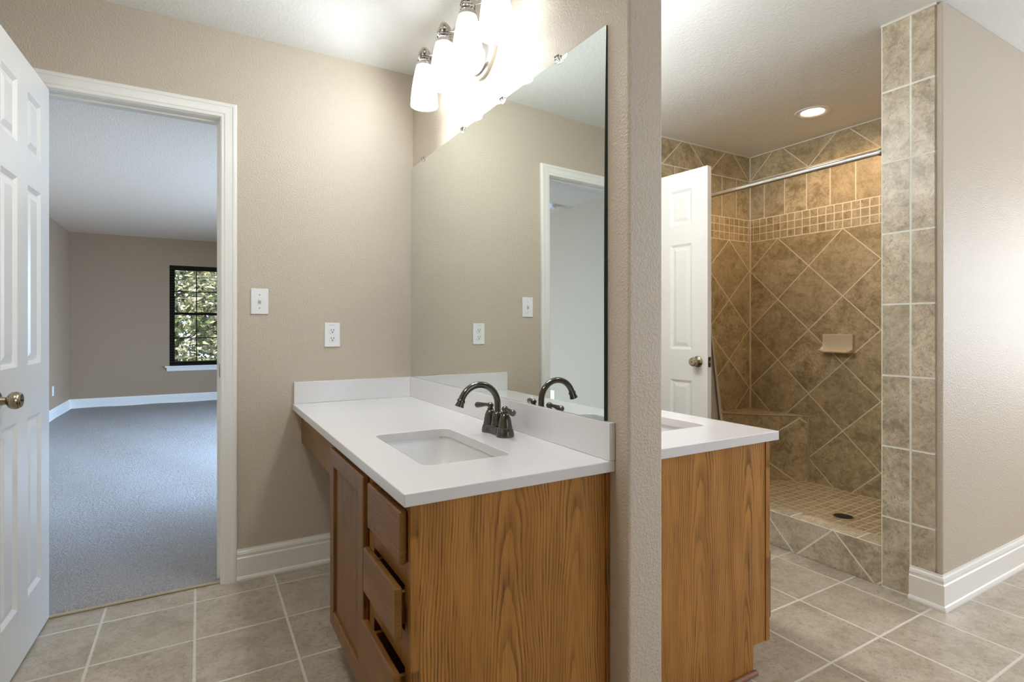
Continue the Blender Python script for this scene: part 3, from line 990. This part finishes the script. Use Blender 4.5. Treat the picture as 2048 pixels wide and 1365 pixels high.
# ------------------------------------------------------------------ vanity light
def vanity_light(side, label):
    """four shades on an arm; d is measured out from the partition"""
    xw, sg = (XP0, -1) if side < 0 else (XP1, 1)
    X = lambda d: xw + sg * d
    dS, zb = 0.118, 2.086
    ys = (2.224, 2.006, 1.788, 1.570)
    v = thing('vanity_light', label, 'light', (xw, 1.88, 2.22), 'four-shade vanity lights')
    bm = lathe(bmesh.new(), [(0.0, 0.0), (0.115, 0.0), (0.115, 0.012), (0.105, 0.016), (0.100, 0.024), (0.085, 0.028), (0.0, 0.031)], (X(0.0005), 1.885, 2.215), 48, (sg, 0, 0), cap=False)
    lathe(bm, [(0.0, 0.028), (0.020, 0.028), (0.017, 0.034), (0.011, 0.045), (0.011, 0.088), (0.0, 0.088)], (X(0), 1.885, 2.285), 24, (sg, 0, 0), cap=False)
    part('backplate', bm, MT['nickel'], v, smooth=True)
    pts = []
    N = 160
    ya, yb = ys[0] + 0.034, ys[3] - 0.034
    for i in range(N + 1):
        y = ya + (yb - ya) * i / N
        near = min(abs(y - q) for q in ys)
        hump = math.sqrt(max(0.0, 1 - (near / 0.036) ** 2))
        foot = math.exp(-((near - 0.040) / 0.018) ** 2)
        pts.append((X(0.088 + (dS - 0.088) * math.exp(-(near / 0.05) ** 4)), y, 2.287 + 0.047 * hump + (0.004 * foot)))
    part('arm', tube(bmesh.new(), pts, 0.012, 14, 0.38, 1.15, up=(0, 0, 1)), MT['nickel'], v, smooth=True)
    for y in ys:
        c0 = (X(dS), y, 0)
        bm = lathe(bmesh.new(), [(0.0, 2.330), (0.007, 2.330), (0.009, 2.324), (0.020, 2.322), (0.024, 2.316), (0.022, 2.312), (0.0, 2.312)], c0, 28, cap=False)
        so = part('socket', bm, MT['nickel'], v, smooth=True)
        bm = lathe(bmesh.new(), [(0.0, 2.3118), (0.020, 2.3118), (0.028, 2.305), (0.030, 2.295), (0.028, 2.285), (0.020, 2.278), (0.0, 2.278)], c0, 12, cap=False)
        part('crystal_collar', bm, MT['crystal'], so)['label'] = 'clear faceted glass collar'
        bm = lathe(bmesh.new(), [(0.0, 2.2778), (0.022, 2.2778), (0.033, 2.270), (0.0345, 2.258), (0.0325, 2.258), (0.0, 2.264)], c0, 28, cap=False)
        part('shade_holder', bm, MT['nickel'], so, smooth=True)
        bm = lathe(bmesh.new(), [(0.030, 2.2575), (0.0335, 2.2565), (0.0385, 2.240), (0.0450, 2.208), (0.0515, 2.168), (0.0560, 2.128), (0.0585, zb + 0.012), (0.0585, zb),
                                 (0.0555, zb), (0.0550, zb + 0.012), (0.0525, 2.128), (0.0480, 2.168), (0.0415, 2.208), (0.0350, 2.240), (0.030, 2.2575)], c0, 40, cap=False)
        sh = part('shade', bm, MT['shade' if side < 0 else 'shade_b'], so, smooth=True); sh['label'] = 'lit white glass shade'
        bm = lathe(bmesh.new(), [(0.0, 2.2575), (0.012, 2.2575), (0.013, 2.218), (0.022, 2.188), (0.029, 2.153), (0.026, 2.126), (0.015, 2.112), (0.0, 2.108)], c0, 24, cap=False)
        part('bulb', bm, MT['bulb'], so, smooth=True)
        tl = 0.75 if y > 1.9 else 0.0      # extra spots before the shades; two tilted to brighten the back wall corner
        lamp('vanity_shade_light', 'SPOT', (X(dS + 0.066 - 0.02 * tl), y + 0.062 * tl, 2.15), (2.6 if side < 0 else 4.5), (0.90, 0.965, 1.0), aim=(sg, tl, -0.6), spot_size=math.radians(176), spot_blend=0.45, shadow_soft_size=0.05)
        lamp('vanity_bulb_light', 'SPOT', (X(dS), y, 2.080), 0.8 if side < 0 else 3.0, (0.92, 0.97, 1.0), aim=(0, 0, -1), spot_size=math.radians(125), spot_blend=0.9, shadow_soft_size=0.04)


vanity_light(-1, 'brushed nickel vanity light with four lit white glass shades above the mirror')
vanity_light(1, 'unseen brushed nickel vanity light added behind the partition to light the shower side')  # unseen match of the first, added to light the shower side


# ------------------------------------------------------------------ switches and outlets
def plate(center, n, w, h):
    """returns P(a, b, out) for a plate on a wall with outward normal n"""
    n = Vector(n); u = Vector((0, 0, 1)).cross(n)
    c = Vector(center)
    return lambda a, b, o: c + u * a + Vector((0, 0, b)) + n * o


def pbox(bm, P, a0, a1, b0, b1, o0, o1):
    v = [bm.verts.new(P(*q)) for q in ((a0, b0, o0), (a1, b0, o0), (a1, b1, o0), (a0, b1, o0), (a0, b0, o1), (a1, b0, o1), (a1, b1, o1), (a0, b1, o1))]
    for f in ((3, 2, 1, 0), (4, 5, 6, 7), (0, 1, 5, 4), (1, 2, 6, 5), (2, 3, 7, 6), (3, 0, 4, 7)): bm.faces.new([v[i] for i in f])
    return bm


def outlet(center, n, label):
    P = plate(center, n, 0, 0)
    t = thing('outlet', label, 'outlet', center, 'duplex wall outlets')
    part('plate', pbox(bmesh.new(), P, -0.036, 0.036, -0.058, 0.058, 0, 0.006), MT['plastic'], t, bevel=0.0025, seg=3)
    for b in (0.0195, -0.0195):
        bm = lathe(bmesh.new(), [(0.0, 0.0055), (0.0168, 0.0055), (0.0168, 0.0072), (0.0158, 0.008), (0.0, 0.008)], P(0, b, 0), 28, n, cap=False)
        r = part('receptacle', bm, MT['plastic'], t, smooth=True)
        bm = bmesh.new()
        pbox(bm, P, -0.0075, -0.0048, b - 0.001, b + 0.008, 0.0078, 0.0083); pbox(bm, P, 0.0048, 0.0075, b - 0.001, b + 0.008, 0.0078, 0.0083)
        lathe(bm, [(0.0, 0.0079), (0.003, 0.0079), (0.003, 0.0083), (0.0, 0.0083)], P(0, b - 0.007, 0), 10, n, cap=False)
        part('slots', bm, MT['dark_slot'], r)
    part('screw', lathe(bmesh.new(), [(0.0, 0.006), (0.003, 0.006), (0.0025, 0.0072), (0, 0.0074)], P(0, 0, 0), 12, n, cap=False), MT['plastic'], t)
    return t, P


t, P = outlet((0.559, YA - 0.0002, 1.0905), (0, -1, 0), 'white duplex outlet on the tan wall above the white side splash')
# small grey lettering on the plate, too worn to read in the photograph: three short strokes
bm = bmesh.new()
for a in (-0.014, -0.009, -0.005, 0.0035, 0.008): pbox(bm, P, a, a + 0.003, 0.0455, 0.0475, 0.0059, 0.0063)
part('print', bm, plain('grey_print', (0.25, 0.25, 0.25), 0.7), t)
outlet((XL + 0.0002, 8.50, 0.35), (1, 0, 0), 'white outlet on the bedroom left wall near its far corner')
outlet((XL + 0.0002, 5.03, 0.36), (1, 0, 0), 'white outlet low on the bedroom wall, seen only in the mirror')


def switch():
    c0 = (0.240, YA - 0.0002, 1.2445); n = (0, -1, 0)
    P = plate(c0, n, 0, 0)
    t = thing('light_switch', 'white toggle switch on the tan wall beside the bedroom doorway', 'switch', c0)
    part('plate', pbox(bmesh.new(), P, -0.036, 0.036, -0.058, 0.058, 0, 0.006), MT['plastic'], t, bevel=0.0025, seg=3)
    bm = pbox(bmesh.new(), P, -0.0055, 0.0055, -0.012, 0.012, 0.0055, 0.0068)
    part('toggle_slot', bm, plain('grey_recess', (0.5, 0.5, 0.5), 0.5), t)
    bm = bmesh.new()
    v0 = [bm.verts.new(P(a, b, 0.006)) for a, b in ((-0.0045, -0.004), (0.0045, -0.004), (0.0045, 0.006), (-0.0045, 0.006))]
    v1 = [bm.verts.new(P(a, b, o)) for a, b, o in ((-0.004, 0.004, 0.018), (0.004, 0.004, 0.018), (0.004, 0.011, 0.016), (-0.004, 0.011, 0.016))]
    bm.faces.new(v0[::-1]); bm.faces.new(v1)
    for i in range(4): bm.faces.new((v0[i], v0[(i + 1) % 4], v1[(i + 1) % 4], v1[i]))
    part('toggle', bm, MT['plastic'], t, bevel=0.001)
    for b in (0.030, -0.030):
        part('screw', lathe(bmesh.new(), [(0.0, 0.006), (0.0032, 0.006), (0.0026, 0.0073), (0, 0.0075)], P(0, b, 0), 12, n, cap=False), MT['nickel'], t)


switch()

# ------------------------------------------------------------------ shower
struct('shower_curb', bx(XC, XC + 0.108, YW1 + 0.0005, YA - 0.0005, 0.0, 0.178), MT['curb'], bevel=0.003)
bm = bmesh.new()
dx, dy = 3.21, 1.74
def ring(r): return [bm.verts.new((dx + r * math.cos(2 * PI * i / 32), dy + r * math.sin(2 * PI * i / 32), 0.034)) for i in range(32)]
x0, x1, y0, y1 = XC + 0.108, XB, YW1, YA
inner = ring(0.056)
out = []
for i in range(32):
    c_, s_ = math.cos(2 * PI * i / 32), math.sin(2 * PI * i / 32)
    t = min(((x1 - dx) / c_) if c_ > 1e-6 else 1e9, ((x0 - dx) / c_) if c_ < -1e-6 else 1e9, ((y1 - dy) / s_) if s_ > 1e-6 else 1e9, ((y0 - dy) / s_) if s_ < -1e-6 else 1e9)
    out.append(bm.verts.new((dx + c_ * t, dy + s_ * t, 0.050)))
for i in range(32): bm.faces.new((inner[i], inner[(i + 1) % 32], out[(i + 1) % 32], out[i]))
for cx_, cy_ in ((x0, y0), (x1, y0), (x1, y1), (x0, y1)):
    near = sorted(range(32), key=lambda i: (out[i].co.x - cx_) ** 2 + (out[i].co.y - cy_) ** 2)
    cv = bm.verts.new((cx_, cy_, 0.052))
    for i in range(32):
        a, b = out[i], out[(i + 1) % 32]
        on = lambda v: (abs(v.co.x - cx_) < 1e-5, abs(v.co.y - cy_) < 1e-5)
        if (on(a)[0] and on(b)[1]) or (on(a)[1] and on(b)[0]): bm.faces.new((a, b, cv))
bm.faces.new(inner)
struct('floor_shower', bm, MT['mosaic'])
t = thing('shower_drain', 'round dark metal drain set in the mosaic shower floor', 'drain', (dx, dy, 0.034))
bm = lathe(bmesh.new(), [(0.050, 0.0005), (0.055, 0.0005), (0.0555, 0.004), (0.051, 0.006), (0.048, 0.005), (0.048, 0.0005)], (dx, dy, 0.034), 40, cap=False)
part('rim', bm, MT['chrome'], t, smooth=True)
bm = lathe(bmesh.new(), [(0.0, 0.0004), (0.048, 0.0004), (0.048, 0.003), (0.0, 0.003)], (dx, dy, 0.034), 40, cap=False)
gr = part('grate', bm, MT['drain'], t)
bm = bmesh.new()
for k in range(-3, 4):
    hw = math.sqrt(0.042 ** 2 - (k * 0.011) ** 2)
    for a, b in ((-hw, -0.003), (0.003, hw)):
        if b - a > 0.004: box(bm, dx + a, dx + b, dy + k * 0.011 - 0.0025, dy + k * 0.011 + 0.0025, 0.0369, 0.0375)
part('slots', bm, MT['dark_slot'], gr)

# corner bench
bm = bmesh.new()
tri = [(XB - 0.0005, YA - 0.0005), (XB - 0.0005, 2.235), (3.225, YA - 0.0005)]
a = [bm.verts.new((x, y, 0.046)) for x, y in tri]; b = [bm.verts.new((x, y, 0.505)) for x, y in tri]
bm.faces.new(a[::-1]); bm.faces.new(b)
for i in range(3): bm.faces.new((a[i], a[(i + 1) % 3], b[(i + 1) % 3], b[i]))
be = thing('shower_bench', 'triangular tiled corner bench built into the far corner of the shower', 'bench', (XB, YA, 0.05))
bo = part('bench_body', bm, MT['bench'], be)
bo.location = (0, 0, 0)
# the bench pattern is laid out in room coordinates
for vtx in bo.data.vertices: pass
bm = tube(bmesh.new(), [(XB - 0.002, 2.240, 0.503), (3.230, YA - 0.003, 0.503)], 0.006, 8)
tube(bm, [(XB - 0.003, 2.236, 0.503), (XB - 0.003, 2.236, 0.05)], 0.008, 8)
part('grout_edge', bm, plain('bench_grout', (0.45, 0.41, 0.33), 0.8), be, smooth=True)

# soap dish
sd = thing('soap_dish', 'cream ceramic soap dish on the diagonal-tiled shower wall', 'soap dish', (XB, 2.02, 1.02))
bm = bmesh.new()
ya, yb = 1.928, 2.122
prof = [(0.0, 1.080), (0.016, 1.080), (0.022, 1.076), (0.022, 1.030), (0.024, 1.000), (0.032, 0.980), (0.050, 0.969), (0.066, 0.970), (0.071, 0.966), (0.068, 0.959), (0.055, 0.955), (0.0, 0.955)]
N = 14
rows = []
for k in range(N + 1):
    u = k / N; y = ya + (yb - ya) * u
    e = abs(2 * u - 1)
    row = []
    for o_, z in prof:
        wv = 1.0 if z > 1.01 else (1.0 + 0.10 * (e ** 3))
        lift = 0.010 * max(0, e - 0.72) / 0.28 if (o_ > 0.03 and z < 0.985) else (0.004 * max(0, e - 0.8) / 0.2 if o_ > 0.02 else 0)
        oo = o_ + (0.006 * max(0, e - 0.85) / 0.15 if 0.02 < o_ < 0.04 else 0)
        flare = 0.012 * (2 * u - 1) * (max(0, 1.0 - z) / 0.05 if z < 1.0 else 0) * (1 if o_ > 0 else 0)
        row.append(bm.verts.new((XB - oo, y + flare, z + lift)))
    rows.append(row)
for r0, r1 in zip(rows, rows[1:]):
    n = len(prof)
    for i in range(n): bm.faces.new((r0[i], r0[(i + 1) % n], r1[(i + 1) % n], r1[i]))
bm.faces.new(rows[0][::-1]); bm.faces.new(rows[-1])
part('dish', bm, MT['soap'], sd, smooth=True)

# rod and gathered curtain
rd = thing('shower_rod', 'satin chrome shower rod spanning the shower opening', 'shower rod', (2.62, 1.97, 1.905))
part('tube', tube(bmesh.new(), [(2.62, YW1 + 0.004, 1.905), (2.62, 1.9, 1.905), (2.62, YA - 0.004, 1.905)], 0.0128, 20), MT['chrome'], rd, smooth=True)
for yy, dr in ((YW1, 1), (YA, -1)):
    bm = lathe(bmesh.new(), [(0.0, 0.0005), (0.027, 0.0005), (0.028, 0.004), (0.024, 0.010), (0.018, 0.018), (0.0165, 0.032), (0.0, 0.032)], (2.62, yy, 1.905), 28, (0, dr, 0), cap=False)
    part('flange', bm, MT['chrome'], rd, smooth=True)
ct = thing('shower_curtain', 'beige shower curtain gathered on the rod behind the open white door', 'curtain', (2.64, 2.4, 1.9))
bm = bmesh.new(); NU, NZ = 150, 14
rows = []
for j in range(NZ + 1):
    z = 1.868 - (1.868 - 0.24) * j / NZ
    w = j / NZ
    row = []
    for i in range(NU + 1):
        u = i / NU
        ynear = 2.30 - 0.165 * w ** 1.2
        y = ynear + (2.655 - ynear) * u
        amp = 0.014 + 0.030 * w
        row.append(bm.verts.new((2.655 + 0.055 * w + amp * math.sin(u * 2 * PI * 11) + 0.004 * math.sin(u * 40 + w * 5), y, z)))
    rows.append(row)
for r0, r1 in zip(rows, rows[1:]):
    for i in range(NU): bm.faces.new((r0[i], r0[i + 1], r1[i + 1], r1[i]))
cl = part('cloth', bm, MT['curtain'], ct, smooth=True)
cl.modifiers.new('thick', 'SOLIDIFY').thickness = 0.0015
for i in range(8):
    yy = 2.31 + 0.34 * i / 7
    pts = [(2.63 + 0.024 * math.cos(t), yy, 1.895 + 0.034 * math.sin(t)) for t in [2 * PI * k / 20 for k in range(21)]]
    part('ring', tube(bmesh.new(), pts, 0.0018, 8), MT['chrome'], ct, smooth=True)

# shower head on the hidden side of the wing wall
hd = thing('showerhead', 'dark bronze shower head peeking past the tiled column', 'shower head', (3.13, YW1, 1.93))
part('flange', lathe(bmesh.new(), [(0.0, 0.0005), (0.030, 0.0005), (0.028, 0.006), (0.012, 0.010), (0.0, 0.010)], (3.13, YW1, 1.93), 24, (0, 1, 0), cap=False), MT['bronze'], hd, smooth=True)
part('arm', tube(bmesh.new(), [(3.13, YW1 + 0.005, 1.93), (3.13, 1.29, 1.93), (3.13, 1.33, 1.92), (3.13, 1.38, 1.885), (3.13, 1.415, 1.845)], 0.0105, 14), MT['bronze'], hd, smooth=True)
part('head', lathe(bmesh.new(), [(0.0, -0.012), (0.013, -0.012), (0.015, 0.004), (0.020, 0.02), (0.036, 0.05), (0.040, 0.06), (0.038, 0.066), (0.0, 0.067)], (3.13, 1.415, 1.845), 28, (0, 0.66, -0.75), cap=False), MT['bronze'], hd, smooth=True)

# recessed lights: the one over the shower, and an unseen one added for warm fill
def can_light(x, y, watts, label):
    rl = thing('recessed_light', label, 'light', (x, y, ZC), 'recessed ceiling lights')
    bm = lathe(bmesh.new(), [(0.062, -0.0005), (0.068, -0.004), (0.085, -0.007), (0.096, -0.005), (0.100, -0.0005), (0.062, -0.0005)], (x, y, ZC), 48, cap=False)
    part('trim_ring', bm, MT['plastic'], rl, smooth=True)
    part('lens', lathe(bmesh.new(), [(0.0, -0.0035), (0.05, -0.003), (0.064, -0.0008), (0.0, -0.0006)], (x, y, ZC), 40, cap=False), MT['lens'], rl, smooth=True)
    lamp('can_light', 'SPOT', (x, y, ZC - 0.012), watts, (1.0, 0.64, 0.35), aim=(0, 0, -1), spot_size=math.radians(168), spot_blend=0.6, shadow_soft_size=0.10)


can_light(3.235, 1.935, 12.0, 'round recessed ceiling light glowing warm above the shower')
can_light(4.2, -0.25, 15, 'unseen warm recessed light added as fill over the bath side of the room')

# out-of-view dome lamp, added to fill the entry side with light
cl = thing('fill_dome', 'unseen dome light added as fill over the entry side of the bathroom', 'light', (-0.15, 1.25, ZC))
part('pan', lathe(bmesh.new(), [(0.0, -0.0005), (0.165, -0.0005), (0.165, -0.02), (0.155, -0.024), (0.0, -0.024)], (-0.15, 1.25, ZC), 48, cap=False), MT['nickel'], cl, smooth=True)
part('dome', lathe(bmesh.new(), [(0.150, -0.0245), (0.146, -0.045), (0.120, -0.070), (0.07, -0.086), (0.0, -0.092)], (-0.15, 1.25, ZC), 48, cap=True), emis('fill_dome_glass', (0.95, 0.98, 1.0), 1.6), cl, smooth=True)
lamp('dome_fill_light', 'AREA', (-0.15, 1.25, ZC - 0.10), 3.6, (1.0, 0.985, 0.95), aim=(0, 0, -1), shape='DISK', size=0.28)

# ------------------------------------------------------------------ second vanity, bedroom odds
vanity(1)
faucet(1.186, 1.569, 0.7853, 1, 'oil-rubbed bronze faucet on the counter beyond the partition')
sm = thing('smoke_detector', 'round white smoke detector on the bedroom ceiling, seen in the mirror', 'smoke detector', (-1.30, 4.72, ZC))
part('base', lathe(bmesh.new(), [(0.0, -0.0005), (0.068, -0.0005), (0.068, -0.012), (0.0, -0.012)], (-1.30, 4.72, ZC), 36, cap=False), MT['plastic'], sm)
part('cover', lathe(bmesh.new(), [(0.0, -0.0121), (0.056, -0.0121), (0.058, -0.03), (0.050, -0.042), (0.0, -0.045)], (-1.30, 4.72, ZC), 36, cap=False), MT['plastic'], sm, smooth=True)

# ------------------------------------------------------------------ garden outside the bedroom window
bm = bx(-14, 16, YF + 0.5, 30, -0.4, -0.3)
struct('ground', bm, MT['grass'])


def tree(x, y, r, h, label, leaf=1.0):
    t = thing('tree', label, 'tree', (x, y, -0.3), 'trees outside the bedroom window')
    tr = tube(bmesh.new(), [(x, y, -0.3), (x + 0.05, y, h * 0.35), (x, y + 0.05, h * 0.8)], [0.13, 0.10, 0.04], 10)
    for k in range(7):
        a = k * 2.4; z = h * (0.2 + 0.08 * k)
        tube(tr, [(x, y, z), (x + 0.5 * r * math.cos(a), y + 0.5 * r * math.sin(a), z + 0.35)], [0.035, 0.012], 6)
    part('trunk', tr, MT['bark'], t, smooth=True)
    bm = bmesh.new()
    for _ in range(5200):
        while True:
            p = Vector((random.uniform(-1, 1), random.uniform(-1, 1), random.uniform(-1, 1)))
            if 0.25 < p.length < 1: break
        c_ = Vector((x + p.x * r, y + p.y * r, h * 0.5 + p.z * h * 0.52))
        d1 = Vector((random.gauss(0, 1), random.gauss(0, 1), random.gauss(0, 0.7))).normalized()
        d2 = d1.orthogonal().normalized()
        L = random.uniform(0.06, 0.11) * leaf; w = L * 0.42
        up = d1.cross(d2) * L * 0.15
        bm.faces.new([bm.verts.new(q) for q in (c_ - d1 * L, c_ + d2 * w + up, c_ + d1 * L, c_ - d2 * w + up)])
    part('foliage', bm, MT['leaf'], t)


for args in ((-3.8, 13.4, 1.55, 3.9, 'leafy tree beyond the bedroom window, standing clear at the left of the row'),
             (-0.5, 13.2, 1.60, 3.9, 'dense leafy tree filling the bedroom window view'),
             (2.9, 13.4, 1.55, 3.9, 'leafy tree beyond the bedroom window, hidden by the right jamb'),
             (-2.2, 17.0, 1.6, 5.0, 'tall leafy tree standing behind the gap at the left of the row', 2.0),
             (1.2, 17.0, 1.7, 5.2, 'tallest leafy tree, behind the gap at the right of the row', 2.0)):
    tree(*args)
